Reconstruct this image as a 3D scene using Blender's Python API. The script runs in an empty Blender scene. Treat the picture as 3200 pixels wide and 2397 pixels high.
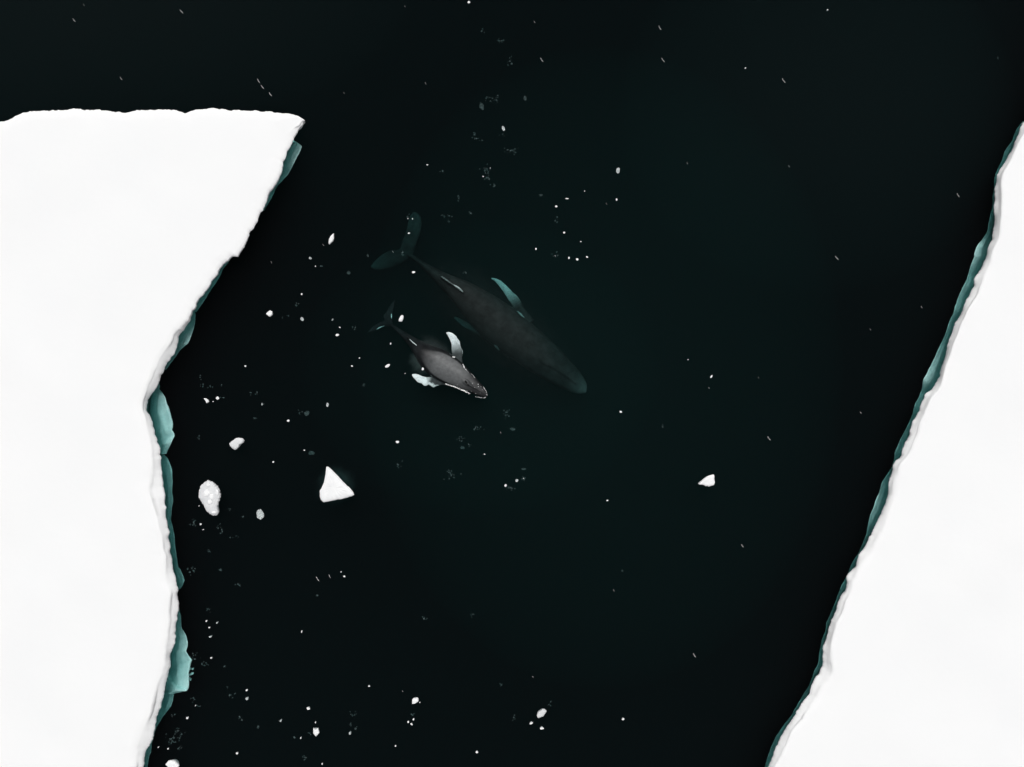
import bpy, bmesh, math, random
import numpy as np
from mathutils import Vector
from mathutils.geometry import delaunay_2d_cdt
from mathutils.bvhtree import BVHTree

SC = bpy.context.scene
COL = SC.collection
R = math.radians
random.seed(7)
rng = np.random.default_rng(7)

# ------------------------------------------------------------------ camera
H = 38.1                                   # drone height above the water, metres
PPM = 56.0                                 # photograph pixels per metre on the water
cd = bpy.data.cameras.new('camera')
cam = bpy.data.objects.new('camera', cd)
COL.objects.link(cam)
cam.location = (0, 0, H)
cam.rotation_euler = (0, 0, 0)
cd.sensor_width = 36.0
cd.lens = 36.0 * H / (3200 / PPM)
cd.clip_start = 0.5
cd.clip_end = 2000
SC.camera = cam

# ------------------------------------------------------------------ sky, sun, exposure (snowy overcast)
SUN_EL, SUN_ROT = R(60), R(4)
w = bpy.data.worlds.new("World")
SC.world = w
w.use_nodes = True
nt = w.node_tree
nt.nodes.clear()
sky = nt.nodes.new('ShaderNodeTexSky')
sky.sky_type = 'NISHITA'
sky.sun_disc = False
sky.sun_elevation = SUN_EL
sky.sun_rotation = SUN_ROT
sky.air_density = 1.5
sky.dust_density = 6.0
sky.ozone_density = 1.0
hs = nt.nodes.new('ShaderNodeHueSaturation')
hs.inputs['Saturation'].default_value = 0.08
bg = nt.nodes.new('ShaderNodeBackground')
bg.inputs['Strength'].default_value = 0.122
wo = nt.nodes.new('ShaderNodeOutputWorld')
nt.links.new(sky.outputs[0], hs.inputs['Color'])
nt.links.new(hs.outputs[0], bg.inputs['Color'])
nt.links.new(bg.outputs[0], wo.inputs['Surface'])

sl = bpy.data.lights.new('sun', 'SUN')
sl.energy = 0.5
sl.angle = R(40)
sl.color = (1.0, 0.99, 0.98)
so = bpy.data.objects.new('sun', sl)
COL.objects.link(so)
sd = Vector((math.sin(SUN_ROT) * math.cos(SUN_EL), math.cos(SUN_ROT) * math.cos(SUN_EL), math.sin(SUN_EL)))
so.rotation_euler = sd.to_track_quat('Z', 'Y').to_euler()
so.location = sd * 100

SC.view_settings.view_transform = 'Standard'
SC.view_settings.look = 'None'
SC.view_settings.exposure = 0.0
SC.view_settings.gamma = 1.0
SC.view_settings.use_curve_mapping = False
SC.render.engine = 'CYCLES'
SC.cycles.max_bounces = 6
SC.cycles.volume_bounces = 1
SC.cycles.use_denoising = True


# ------------------------------------------------------------------ helpers
def at(px, py, z=0.0):
    """pixel of the photograph + real height -> real point"""
    k = (H - z) / H / PPM
    return np.array([(px - 1600) * k, -(py - 1198.5) * k, z])


def Z(pts, s, ox, oy):
    """crop coordinates -> photograph pixels"""
    return [(ox + x / s, oy + y / s) for x, y in pts]


def tag(o, label=None, cat=None, group=None, kind=None):
    if label: o['label'] = label
    if cat: o['category'] = cat
    if group: o['group'] = group
    if kind: o['kind'] = kind
    return o


def mesh_obj(name, verts, faces, mat, parent=None, smooth=True):
    me = bpy.data.meshes.new(name)
    me.from_pydata([tuple(v) for v in verts], [], [tuple(f) for f in faces])
    me.validate()
    bm = bmesh.new(); bm.from_mesh(me)
    bmesh.ops.recalc_face_normals(bm, faces=bm.faces)
    bm.to_mesh(me); bm.free()
    if smooth:
        me.polygons.foreach_set('use_smooth', [True] * len(me.polygons))
    me.materials.append(mat)
    o = bpy.data.objects.new(name, me)
    COL.objects.link(o)
    if parent: o.parent = parent
    return o


def empty(name, loc):
    o = bpy.data.objects.new(name, None)
    COL.objects.link(o)
    o.location = tuple(loc)
    return o


def put(o, root):
    """parent with the child kept where it stands"""
    o.parent = root
    o.matrix_parent_inverse.identity()
    o.location = tuple(Vector(o.location) - Vector(root.location))


def smooth_noise(n, cells, seed):
    r = np.random.default_rng(seed)
    k = max(4, int(cells))
    v = r.uniform(-1, 1, k + 2)
    x = np.linspace(0, k, n)
    i = np.floor(x).astype(int).clip(0, k)
    f = x - i
    f = f * f * (3 - 2 * f)
    return v[i] * (1 - f) + v[np.minimum(i + 1, k + 1)] * f


def fractal(n, length, seed, base=1.6, octs=5, gain=0.55):
    out = np.zeros(n); a = 1.0
    for o in range(octs):
        out += a * smooth_noise(n, length / (base / 2 ** o), seed * 31 + o)
        a *= gain
    return out


def resample(p, step=None, n=None):
    p = np.asarray(p, float)
    d = np.r_[0, np.cumsum(np.linalg.norm(np.diff(p, axis=0), axis=1))]
    if n is None: n = max(2, int(d[-1] / step) + 1)
    t = np.linspace(0, d[-1], n)
    return np.stack([np.interp(t, d, p[:, k]) for k in range(p.shape[1])], 1)


def catmull(p, n):
    p = np.asarray(p, float)
    q = np.vstack([2 * p[0] - p[1], p, 2 * p[-1] - p[-2]])
    out = []
    for t in np.linspace(0, len(p) - 1 - 1e-9, n):
        i = int(t); f = t - i
        a, b, c, d = q[i], q[i + 1], q[i + 2], q[i + 3]
        out.append(0.5 * ((2 * b) + (-a + c) * f + (2 * a - 5 * b + 4 * c - d) * f * f + (-a + 3 * b - 3 * c + d) * f ** 3))
    return np.array(out)


# ------------------------------------------------------------------ materials
def new_mat(name):
    m = bpy.data.materials.new(name)
    m.use_nodes = True
    t = m.node_tree
    return m, t, t.nodes['Principled BSDF'], t.nodes['Material Output']


def noise_node(t, scale, detail=6, rough=0.6, vec=None):
    n = t.nodes.new('ShaderNodeTexNoise')
    n.inputs['Scale'].default_value = scale
    n.inputs['Detail'].default_value = detail
    n.inputs['Roughness'].default_value = rough
    if vec is not None: t.links.new(vec, n.inputs['Vector'])
    return n


def ramp(t, fac, stops):
    r = t.nodes.new('ShaderNodeValToRGB')
    el = r.color_ramp.elements
    while len(el) < len(stops): el.new(0.5)
    for e, (p, c) in zip(el, stops):
        e.position = p
        e.color = (*c, 1) if len(c) == 3 else c
    t.links.new(fac, r.inputs[0])
    return r


def bump(t, b, src, strength, dist):
    n = t.nodes.new('ShaderNodeBump')
    n.inputs['Strength'].default_value = strength
    n.inputs['Distance'].default_value = dist
    t.links.new(src, n.inputs['Height'])
    t.links.new(n.outputs[0], b.inputs['Normal'])
    return n


def geo_pos(t):
    return t.nodes.new('ShaderNodeNewGeometry').outputs['Position']


def mat_snow():
    m, t, b, o = new_mat('snow')
    p = geo_pos(t)
    n = noise_node(t, 0.35, 5, 0.55, p)
    c = ramp(t, n.outputs[0], [(0.3, (0.884, 0.886, 0.888)), (0.7, (0.897, 0.897, 0.896))])
    t.links.new(c.outputs[0], b.inputs['Base Color'])
    b.inputs['Roughness'].default_value = 0.95
    b.inputs['Specular IOR Level'].default_value = 0.1
    n2 = noise_node(t, 3.0, 8, 0.6, p)
    bump(t, b, n2.outputs[0], 0.25, 0.03)
    return m


def mat_ice(name, lo, hi, scale=2.5, spec=0.2, bumpd=0.04):
    m, t, b, o = new_mat(name)
    p = geo_pos(t)
    n = noise_node(t, scale, 7, 0.6, p)
    c = ramp(t, n.outputs[0], [(0.32, lo), (0.62, hi)])
    t.links.new(c.outputs[0], b.inputs['Base Color'])
    b.inputs['Roughness'].default_value = 0.7
    b.inputs['Specular IOR Level'].default_value = spec
    n2 = noise_node(t, scale * 3, 6, 0.6, p)
    bump(t, b, n2.outputs[0], 0.5, bumpd)
    return m


def mat_clear_ice(name, alpha, col):
    m, t, b, o = new_mat(name)
    p = geo_pos(t)
    n = noise_node(t, 14, 5, 0.7, p)
    a = ramp(t, n.outputs[0], [(0.38, (alpha * 0.35,) * 3), (0.68, (min(1, alpha * 1.7),) * 3)])
    t.links.new(a.outputs[0], b.inputs['Alpha'])
    b.inputs['Base Color'].default_value = (*col, 1)
    b.inputs['Roughness'].default_value = 0.5
    b.inputs['Specular IOR Level'].default_value = 0.1
    return m


def mat_skin(name, dark, pale, sheen):
    """whale skin: 'pale' attribute carries the white markings, painted glints and back sheen; above the water line the wet film shines,
    below it the skin is index-matched by the water and has hardly any gloss"""
    m, t, b, o = new_mat(name)
    p = geo_pos(t)
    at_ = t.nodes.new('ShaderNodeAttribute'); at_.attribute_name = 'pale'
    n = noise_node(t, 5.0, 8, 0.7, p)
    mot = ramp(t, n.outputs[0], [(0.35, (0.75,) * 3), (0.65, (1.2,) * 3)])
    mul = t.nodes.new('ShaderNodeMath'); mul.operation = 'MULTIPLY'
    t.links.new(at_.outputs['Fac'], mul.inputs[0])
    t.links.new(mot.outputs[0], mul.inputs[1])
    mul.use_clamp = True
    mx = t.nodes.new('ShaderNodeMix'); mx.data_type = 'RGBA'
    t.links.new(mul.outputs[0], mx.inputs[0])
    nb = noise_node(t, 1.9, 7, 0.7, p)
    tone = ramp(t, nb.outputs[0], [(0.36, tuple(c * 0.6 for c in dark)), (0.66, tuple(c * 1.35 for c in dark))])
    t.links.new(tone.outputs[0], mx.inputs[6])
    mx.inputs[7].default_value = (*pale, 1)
    # fine pale scars and specks
    n3 = noise_node(t, 22.0, 3, 0.6, p)
    sp = ramp(t, n3.outputs[0], [(0.70, (0, 0, 0)), (0.80, (0.25, 0.25, 0.25))])
    mx2 = t.nodes.new('ShaderNodeMix'); mx2.data_type = 'RGBA'; mx2.blend_type = 'ADD'
    mx2.inputs[0].default_value = 0.35
    t.links.new(mx.outputs[2], mx2.inputs[6])
    t.links.new(sp.outputs[0], mx2.inputs[7])
    t.links.new(mx2.outputs[2], b.inputs['Base Color'])
    sep = t.nodes.new('ShaderNodeSeparateXYZ'); t.links.new(p, sep.inputs[0])
    mr = t.nodes.new('ShaderNodeMapRange'); mr.clamp = True
    mr.inputs[1].default_value = -0.06; mr.inputs[2].default_value = 0.06
    mr.inputs[3].default_value = 0.02; mr.inputs[4].default_value = sheen
    t.links.new(sep.outputs[2], mr.inputs[0])
    n4 = noise_node(t, 1.7, 6, 0.65, p)
    wet = ramp(t, n4.outputs[0], [(0.35, (0.45,) * 3), (0.65, (1.15,) * 3)])
    mm = t.nodes.new('ShaderNodeMath'); mm.operation = 'MULTIPLY'
    t.links.new(mr.outputs[0], mm.inputs[0]); t.links.new(wet.outputs[0], mm.inputs[1])
    t.links.new(mm.outputs[0], b.inputs['Specular IOR Level'])
    b.inputs['Roughness'].default_value = 0.42
    n2 = noise_node(t, 9.0, 6, 0.6, p)
    bump(t, b, n2.outputs[0], 0.25, 0.02)
    return m


def mat_plain(name, col, rough=0.6, spec=0.3):
    m, t, b, o = new_mat(name)
    b.inputs['Base Color'].default_value = (*col, 1)
    b.inputs['Roughness'].default_value = rough
    b.inputs['Specular IOR Level'].default_value = spec
    n = noise_node(t, 40, 4, 0.6, geo_pos(t))
    bump(t, b, n.outputs[0], 0.3, 0.01)
    return m


M_SNOW = mat_snow()
M_ICE = mat_ice('floe_ice', (0.54, 0.67, 0.67), (0.80, 0.88, 0.87), 1.9)
M_CHIP = mat_ice('chip_ice', (0.83, 0.835, 0.84), (0.90, 0.90, 0.90), 3, 0.15, 0.006)
M_BLOCK = mat_ice('block_ice', (0.62, 0.63, 0.645), (0.76, 0.765, 0.77), 2.5, 0.15, 0.015)
M_CHIP_GREY = mat_clear_ice('thin_ice', 0.62, (0.75, 0.80, 0.80))
M_SUNK = mat_clear_ice('sunk_ice', 0.06, (0.55, 0.62, 0.63))
M_FOAM = mat_plain('foam', (0.85, 0.86, 0.86), 0.7, 0.3)
M_FLAKE = mat_plain('snowflake', (0.88, 0.88, 0.88), 0.9, 0.1)

# ------------------------------------------------------------------ water
WX = 170.0
DEPTH = 26.0


def box(name, x0, x1, y0, y1, z0, z1, mat):
    v = [(x, y, z) for z in (z0, z1) for y in (y0, y1) for x in (x0, x1)]
    f = [(0, 2, 3, 1), (4, 5, 7, 6), (0, 1, 5, 4), (2, 6, 7, 3), (0, 4, 6, 2), (1, 3, 7, 5)]
    return mesh_obj(name, v, f, mat, smooth=False)


SIG_A = (0.38, 0.150, 0.158)
SIG_S = (0.0064, 0.0046, 0.0053)
mw = bpy.data.materials.new('sea_water'); mw.use_nodes = True
t = mw.node_tree; t.nodes.clear()
out = t.nodes.new('ShaderNodeOutputMaterial')
va = t.nodes.new('ShaderNodeVolumeAbsorption')
DA = 1.0
va.inputs['Density'].default_value = DA
va.inputs['Color'].default_value = (*[1 - a / DA for a in SIG_A], 1)
vs = t.nodes.new('ShaderNodeVolumeScatter')
vs.inputs['Density'].default_value = 0.01
vs.inputs['Color'].default_value = (*[s / 0.01 for s in SIG_S], 1)
vs.inputs['Anisotropy'].default_value = 0.0
ad = t.nodes.new('ShaderNodeAddShader')
t.links.new(va.outputs[0], ad.inputs[0]); t.links.new(vs.outputs[0], ad.inputs[1])
t.links.new(ad.outputs[0], out.inputs['Volume'])
water = box('water', -WX, WX, -WX, WX, -DEPTH, 0.0, mw)
tag(water, kind='structure', label='calm dark green sea water in the lead between the floes')

m_deep = mat_plain('deep_water', (0.004, 0.006, 0.006), 1.0, 0.0)
deep = mesh_obj('deep_water', [(-WX + 1, -WX + 1, -DEPTH + .3), (WX - 1, -WX + 1, -DEPTH + .3), (WX - 1, WX - 1, -DEPTH + .3), (-WX + 1, WX - 1, -DEPTH + .3)],
                [(0, 1, 2, 3)], m_deep, smooth=False)
tag(deep, kind='structure', label='black depth of the sea under the whales')


def murk(cx, cy, z, rx, ry, rz, dens, col, label, soft=False, rot=0.0):  # murky water, and the scatter clouds added for sheen, halo and veil
    m = bpy.data.materials.new('murk_or_added_scatter'); m.use_nodes = True
    t = m.node_tree; t.nodes.clear()
    o_ = t.nodes.new('ShaderNodeOutputMaterial'); v = t.nodes.new('ShaderNodeVolumeScatter')
    v.inputs['Density'].default_value = dens; v.inputs['Color'].default_value = (*col, 1)
    t.links.new(v.outputs[0], o_.inputs['Volume'])
    if soft:                                     # density thins out from the middle of the cloud to its rim
        tc = t.nodes.new('ShaderNodeTexCoord')
        mp = t.nodes.new('ShaderNodeMapping'); mp.inputs['Scale'].default_value = (1 / rx, 1 / ry, 1 / rz)
        t.links.new(tc.outputs['Object'], mp.inputs[0])
        ln = t.nodes.new('ShaderNodeVectorMath'); ln.operation = 'LENGTH'
        t.links.new(mp.outputs[0], ln.inputs[0])
        nz = noise_node(t, 2.6, 3, 0.6, tc.outputs['Object'])
        nm = t.nodes.new('ShaderNodeMath'); nm.operation = 'MULTIPLY_ADD'
        nm.inputs[1].default_value = 0.7; nm.inputs[2].default_value = -0.35
        t.links.new(nz.outputs[0], nm.inputs[0])
        ad_ = t.nodes.new('ShaderNodeMath'); ad_.operation = 'ADD'
        t.links.new(ln.outputs['Value'], ad_.inputs[0]); t.links.new(nm.outputs[0], ad_.inputs[1])
        mr = t.nodes.new('ShaderNodeMapRange'); mr.interpolation_type = 'SMOOTHSTEP'
        mr.inputs[1].default_value = 0.25; mr.inputs[2].default_value = 0.82
        mr.inputs[3].default_value = dens; mr.inputs[4].default_value = 0.0
        t.links.new(ad_.outputs[0], mr.inputs[0]); t.links.new(mr.outputs[0], v.inputs['Density'])
    V = []; F = []; n1, n2 = 14, 28
    for i in range(n1 + 1):
        a = math.pi * i / n1
        for k in range(n2):
            b = 2 * math.pi * k / n2
            V.append((math.sin(a) * math.cos(b) * rx, math.sin(a) * math.sin(b) * ry, math.cos(a) * rz))
    for i in range(n1):
        for k in range(n2):
            F.append((i * n2 + k, i * n2 + (k + 1) % n2, (i + 1) * n2 + (k + 1) % n2, (i + 1) * n2 + k))
    o = mesh_obj('murk_or_added_cloud', V, F, m)
    c = at(cx, cy, z)
    o.location = tuple(c)
    o.rotation_euler = (0, 0, rot)
    tag(o, label, 'murky water', kind='stuff')


murk(1880, 1150, -4.2, 15, 20, 4.0, .0034, (.45, .95, .9), 'broad cloud of greenish murk in the middle of the lead')
murk(1500, 1150, -3.2, 11, 9, 2.9, .0022, (.45, .95, .9), 'cloud of greenish murk around the whales')
murk(250, -50, -2.2, 20, 9, 2.1, .0042, (.98, .62, .62), 'grey scatter cloud added for the sheen on the water beyond the left floe')  # cloud added in place of the grey reflection on the surface
murk(2550, 350, -2.9, 12, 11, 2.7, .0030, (.98, .8, .82), 'greyish murk in the upper right water')

murk(1050, 1518, -.75, 1.6, 1.6, .72, .12, (.7, 1, 1), 'scatter cloud added for the pale halo round the triangular ice block', True)  # cloud added to make the soft glow round the block
murk(1560, 1010, -.62, 7.5, 3.0, .58, .030, (1, .92, .92), 'faint scatter veil added over the adult whale to soften its outline', True, R(-40))  # haze added to brighten and blur the edges of the body
murk(1322, 1132, -.42, 1.3, 1.0, .40, .30, (.85, 1, .98), 'grey wash under water at the lower flank of the calf', True, R(-35))
murk(1358, 1088, -.36, 1.5, .8, .34, .22, (1, 1, 1), 'grey wash under water at the upper flank of the calf', True, R(-30))

# ------------------------------------------------------------------ ice floes
HF = 0.33      # freeboard of the floes
LEFT_TOP = [(-3600, 1500), (-1500, 700), (-500, 480)] + Z([(0, 172), (40, 160), (70, 148), (100, 138), (150, 118), (215, 107), (290, 90), (340, 100), (410, 98), (530, 87), (640, 95),
     (740, 97), (860, 107), (935, 93), (1000, 102), (1060, 98), (1140, 90), (1200, 100), (1250, 112), (1280, 122), (1310, 105), (1380, 87), (1450, 83), (1540, 90), (1600, 100),
     (1650, 92), (1760, 100), (1880, 105), (1990, 120), (2060, 135), (2103, 165)], 2.212, 0, 300)
LEFT_SIDE = Z([(2085, 205), (2060, 240), (2025, 280), (2010, 320), (1975, 385), (1955, 450), (1947, 510), (1930, 550), (1905, 610), (1860, 690), (1835, 740), (1812, 790), (1790, 820),
     (1770, 860), (1720, 950), (1690, 1020), (1655, 1080), (1645, 1112), (1600, 1107)], 2.212, 0, 300) + \
    Z([(1150, 65), (1090, 100), (1050, 145), (1030, 190), (1030, 215), (1000, 250), (960, 305), (945, 325), (900, 385), (860, 450), (820, 500), (785, 560), (778, 600), (745, 622),
       (720, 690), (700, 740), (670, 790), (640, 840), (620, 900), (590, 960), (580, 1000), (555, 1060), (520, 1140), (490, 1170), (465, 1225), (432, 1290), (430, 1325), (390, 1375),
       (375, 1430), (330, 1500)], 3.682, 400, 800) + \
    Z([(270, 75), (215, 145), (195, 215), (195, 265), (235, 340), (255, 400), (270, 470), (290, 560), (325, 660), (340, 770), (350, 900), (355, 1020), (375, 1130), (385, 1220),
       (400, 1310), (410, 1400), (425, 1500), (437, 1657)], 3.314, 400, 1200) + \
    Z([(350, 0), (352, 50), (375, 130), (390, 200), (412, 235), (405, 300), (403, 370), (392, 450), (385, 560), (370, 650), (345, 740), (345, 850), (320, 920), (300, 1010), (285, 1100),
       (265, 1180), (225, 1270), (218, 1350), (210, 1400), (175, 1460), (142, 1540), (130, 1657)], 2.56, 400, 1750) + [(430, 2560), (380, 2900), (100, 3600), (-300, 5200)]
RIGHT_SIDE = [(4000, -2400), (3500, -600), (3290, 180), (3215, 345)] + \
    Z([(710, 180), (690, 210), (670, 280), (635, 350), (585, 450), (560, 510), (510, 590), (495, 690), (498, 760), (490, 850), (485, 950), (470, 1060), (440, 1130), (410, 1220),
       (385, 1280), (345, 1360), (335, 1410), (290, 1490), (250, 1570), (235, 1620)], 2.367, 2900, 300) + \
    Z([(905, 30), (890, 90), (850, 190), (825, 290), (800, 340), (790, 410), (750, 490), (735, 515), (690, 560), (665, 620), (630, 705), (600, 760), (570, 850), (540, 900), (510, 1000),
       (450, 1075), (445, 1120), (430, 1170), (425, 1230), (405, 1310), (370, 1400), (330, 1490), (305, 1550), (270, 1620)], 2.367, 2600, 1000) + \
    Z([(965, 0), (945, 40), (900, 110), (880, 160), (825, 250), (800, 350), (770, 400), (750, 480), (710, 560), (690, 640), (670, 710), (645, 760), (638, 850), (635, 900), (605, 970),
       (565, 1050), (545, 1120), (490, 1190), (435, 1270), (375, 1360), (325, 1450), (285, 1530), (260, 1600), (235, 1657)], 2.378, 2300, 1700) + [(2340, 2560), (2200, 2900), (1900, 3600), (1500, 5200)]


def contour(pts_rim, pts_water):
    """world contour, resampled, with the fine jagged break line"""
    a = [np.r_[at(x, y, HF)[:2], 1.0] for x, y in pts_rim]
    b = [np.r_[at(x, y, 0.0)[:2], 0.0] for x, y in pts_water]
    p = resample(np.array(a + b), step=0.055)
    near = (np.abs(p[:, 0]) < 34) & (np.abs(p[:, 1]) < 27)
    keep = near | (np.arange(len(p)) % 14 == 0)
    return p[keep]


def normals2d(p, win):
    t_ = np.zeros_like(p[:, :2])
    n = len(p)
    for i in range(n):
        a = max(0, i - win); b = min(n - 1, i + win)
        t_[i] = p[b, :2] - p[a, :2]
    t_ /= np.linalg.norm(t_, axis=1)[:, None] + 1e-9
    return np.stack([-t_[:, 1], t_[:, 0]], 1)          # left of travel


def make_floe(name, c, side, seed, far, label):
    n = len(c)
    L = 0.055 * n
    nrm = normals2d(c, 9) * side                        # towards the ice
    nrm_s = normals2d(c, 30) * side
    jag = fractal(n, L, seed, 0.7, 5, 0.68) * 0.05
    cs = np.stack([np.convolve(np.r_[np.full(6, c[0, k]), c[:, k], np.full(6, c[-1, k])], np.ones(13) / 13, 'valid') for k in (0, 1)], 1)
    base = c[:, :2] + nrm * jag[:, None]
    rimf = c[:, 2]                                      # 1 where the traced line is the rim
    rw = fractal(n, L, seed + 1, 2.6, 5, 0.55)
    rw2 = fractal(n, L, seed + 2, 1.3, 5, 0.6)
    rings = []
    cpt = at(950, 374, HF)[:2]
    cdist = np.linalg.norm(base - cpt, axis=1)
    rimf = np.convolve(np.r_[np.full(30, rimf[0]), rimf, np.full(30, rimf[-1])], np.ones(61) / 61, 'valid')
    # width of the slumped rim: narrow in the upper half of the left floe, wider and uneven elsewhere
    rimw = 0.55 + 0.45 * smooth_noise(n, L / 3.5, seed + 77) + 0.15 * smooth_noise(n, L / 0.9, seed + 78)
    if side < 0: rimw = rimw * (0.25 + 1.2 * np.clip((6 - base[:, 1]) / 7, 0, 1))
    rimw = np.clip(rimw, 0.1, 1.3)
    # (inset of a waterline-traced section, inset of a rim-traced section, z, noise)
    spec = [(0.85, 0.55, HF + 0.05, 0.10), (0.50, 0.22, HF + 0.035, 0.12), (0.40, 0.03, HF - 0.005, 0.16), (0.35, 0.0, HF - 0.05, 0.15), (0.26, 0.02, HF * 0.70, 0.12), (0.14, 0.04, HF * 0.42, 0.08),
            (0.04, 0.10, HF * 0.18, 0.025), (0.0, 0.20, 0.0, 0.0), (0.28, 0.42, -0.22, 0.02), (0.9, 0.9, -0.7, 0.05), (1.7, 1.7, -1.5, 0.1)]
    for k, (iw, ir, z, nz) in enumerate(spec):
        own = fractal(n, L, seed * 7 + k, 1.4, 3, 0.45)
        ins = iw * (1 - rimf) + ir * rimf + np.maximum(rw * nz + own * nz * 0.35, -iw * 0.8) * (1 - 0.8 * rimf)
        ins = np.minimum(ins, 0.35 * cdist + 0.02)
        if z > 0: ins = ins * (rimw * (1 - rimf) + rimf)
        wj = (1 - rimf) * np.clip((z - .03) / .12, 0, 1)
        q = (base * (1 - wj[:, None]) + cs * wj[:, None]) + nrm_s * ins[:, None]
        zz = z + (own * 0.015 if 0 < z < HF - 0.1 else 0) * np.ones(n)
        if z > HF - 0.1: zz = zz + rw * 0.02
        if z < 0: zz = zz * np.clip(cdist / 4.5, 0.02, 1)
        rings.append(np.c_[q, zz])
    V = np.vstack(rings)
    F = []
    for k in range(len(spec) - 1):
        for i in range(n - 1):
            a = k * n + i
            F.append((a, a + 1, a + n + 1, a + n))
    root = empty(name, (*at(far[2][0], far[2][1], 0)[:2], 0))
    wall = mesh_obj('floe_edge', V, F, M_SNOW)
    put(wall, root)
    # snow field on top: triangulated with gentle wind relief
    top = rings[0]
    farp = [at(x, y, HF)[:2] for x, y in far[:2]]
    poly = [tuple(q[:2]) for q in top] + [tuple(q) for q in farp]
    m = len(poly)
    pn = np.array(poly)
    gx, gy = np.meshgrid(np.arange(-33, 33, 0.8), np.arange(-26, 26, 0.8))
    g = np.stack([gx.ravel(), gy.ravel()], 1) + rng.uniform(-0.3, 0.3, (gx.size, 2))
    inside = np.zeros(len(g), bool)
    for i in range(m):
        x1, y1 = pn[i]; x2, y2 = pn[(i + 1) % m]
        cnd = (y1 > g[:, 1]) != (y2 > g[:, 1])
        xi = (x2 - x1) * (g[:, 1] - y1) / (y2 - y1 + 1e-12) + x1
        inside ^= cnd & (g[:, 0] < xi)
    g = g[inside]
    dmin = np.full(len(g), 9e9)
    for s in range(0, n, 6):
        dmin = np.minimum(dmin, np.hypot(g[:, 0] - top[s, 0], g[:, 1] - top[s, 1]))
    g = g[dmin > 0.45]; dmin = dmin[dmin > 0.45]
    vin = [Vector(q) for q in poly] + [Vector(q) for q in g]
    r = delaunay_2d_cdt(vin, [], [list(range(m))], 1, 1e-6)
    zt = list(top[:, 2]) + [HF] * len(farp)
    f1 = np.sin(g[:, 0] * 0.55 + 1.3 * np.sin(g[:, 1] * 0.31)) * np.cos(g[:, 1] * 0.47 + seed)
    f2 = np.sin(g[:, 0] * 1.4 + g[:, 1] * 0.9 + 2 * np.sin(g[:, 1] * 0.6))
    zg = HF + 0.07 + np.minimum(1, dmin / 4) * (0.05 * f1 + 0.012 * f2)
    zall = zt + list(zg)
    vv = [(v[0], v[1], zall[r[3][i][0]] if r[3][i] else HF) for i, v in enumerate(r[0])]
    sf = mesh_obj('snow_field', vv, r[2], M_SNOW)
    for p_ in sf.data.polygons:
        pass
    put(sf, root)
    tag(root, label, 'ice floe', 'large snow covered ice floes')
    return root, base, nrm_s


cL = contour(LEFT_TOP + LEFT_SIDE[:37], LEFT_SIDE[37:])
cR = contour([], RIGHT_SIDE)
floeL, baseL, nL = make_floe('ice_floe', cL, -1, 3, [(-4800, 5200), (-4800, 1500), (300, 1200)],
                             'larger snow covered ice floe on the left, with a corner pointing up and right')
floeR, baseR, nR = make_floe('ice_floe', cR, 1, 11, [(7500, 5200), (7500, -2400), (2900, 1500)],
                             'snow covered ice floe along the right edge with a grey broken rim')


def make_ledge(lip_px, base, nrm, root, seed, zmin=0.5, zk=1.5, z0=2.0, drop=1.9, shape=0.62, crease=0.10, label=None):
    """a tongue of ice under water: rises from below the floe to a lip, then falls away"""
    lip0 = np.array([at(x, y, 0)[:2] for x, y in lip_px])
    lip = resample(lip0, step=0.06)
    n = len(lip)
    d = np.linalg.norm(lip[:, None, :] - base[None, :, :], axis=2)
    j = d.argmin(1); wd = d.min(1)
    # smooth the matching so that the strips do not fold
    inn = base[j]
    ker = np.ones(9) / 9
    pad = lambda a: np.r_[[a[0]] * 4, a, [a[-1]] * 4]
    inn = np.stack([np.convolve(pad(inn[:, k]), ker, 'valid') for k in (0, 1)], 1)
    nn = nrm[j]
    wds = np.convolve(pad(wd), ker, 'valid')
    zlip = -np.clip(z0 - zk * wds, zmin, z0)
    zin = zlip - drop * (0.45 + 0.9 * wds)
    jit = fractal(n, n * 0.06, seed, 0.8, 4, 0.6)
    K = 16
    rows = []
    out_dir = -nn
    out_dir = np.stack([np.convolve(pad(out_dir[:, k]), ker, 'valid') for k in (0, 1)], 1)
    lip_w = lip * ((H - zlip) / H)[:, None]
    inn_w = inn * ((H - zin) / H)[:, None]
    ridge = 0.66 + 0.14 * smooth_noise(n, max(4, n * 0.06 / 2.5), seed + 9)
    for k in range(-1, K + 1):
        s = max(0, k) / K
        q = inn_w * (1 - s) + lip_w * s + (nn * 0.3 if k < 0 else 0)
        q = q + out_dir * (jit * 0.025 * max(0, s))[:, None]
        z = zin + (zlip - zin) * (max(0, s) ** shape) + (-0.25 if k < 0 else 0)
        z = z + crease * np.exp(-((s - ridge) / 0.05) ** 2) * np.clip(wds * 1.2, 0, 1)
        z = z - 0.55 * np.clip(s - ridge, 0, 1) * np.clip(wds, .1, 1)
        z = z + 0.04 * smooth_noise(n, max(4, n * 0.06 / 0.5), seed + 20 + k)
        if k < 0:                                   # root of the tongue, grown onto the floe under its rim
            q = inn + nn * 0.8
            z = np.full(n, -0.2)
        rows.append(np.c_[q, z])
    zl = rows[-1][:, 2]
    for dz in (0.08, 0.25, 0.7, 1.6):
        rows.append(np.c_[rows[K + 1][:, :2] - out_dir * dz * 1.05, zl - dz])
    V = np.vstack(rows)
    F = []
    for k in range(len(rows) - 1):
        for i in range(n - 1):
            a = k * n + i
            F.append((a, a + 1, a + n + 1, a + n))
    o = mesh_obj('underwater_ledge', V, F, M_ICE)
    put(o, root)
    if label: o['label'] = label
    return o


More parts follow.
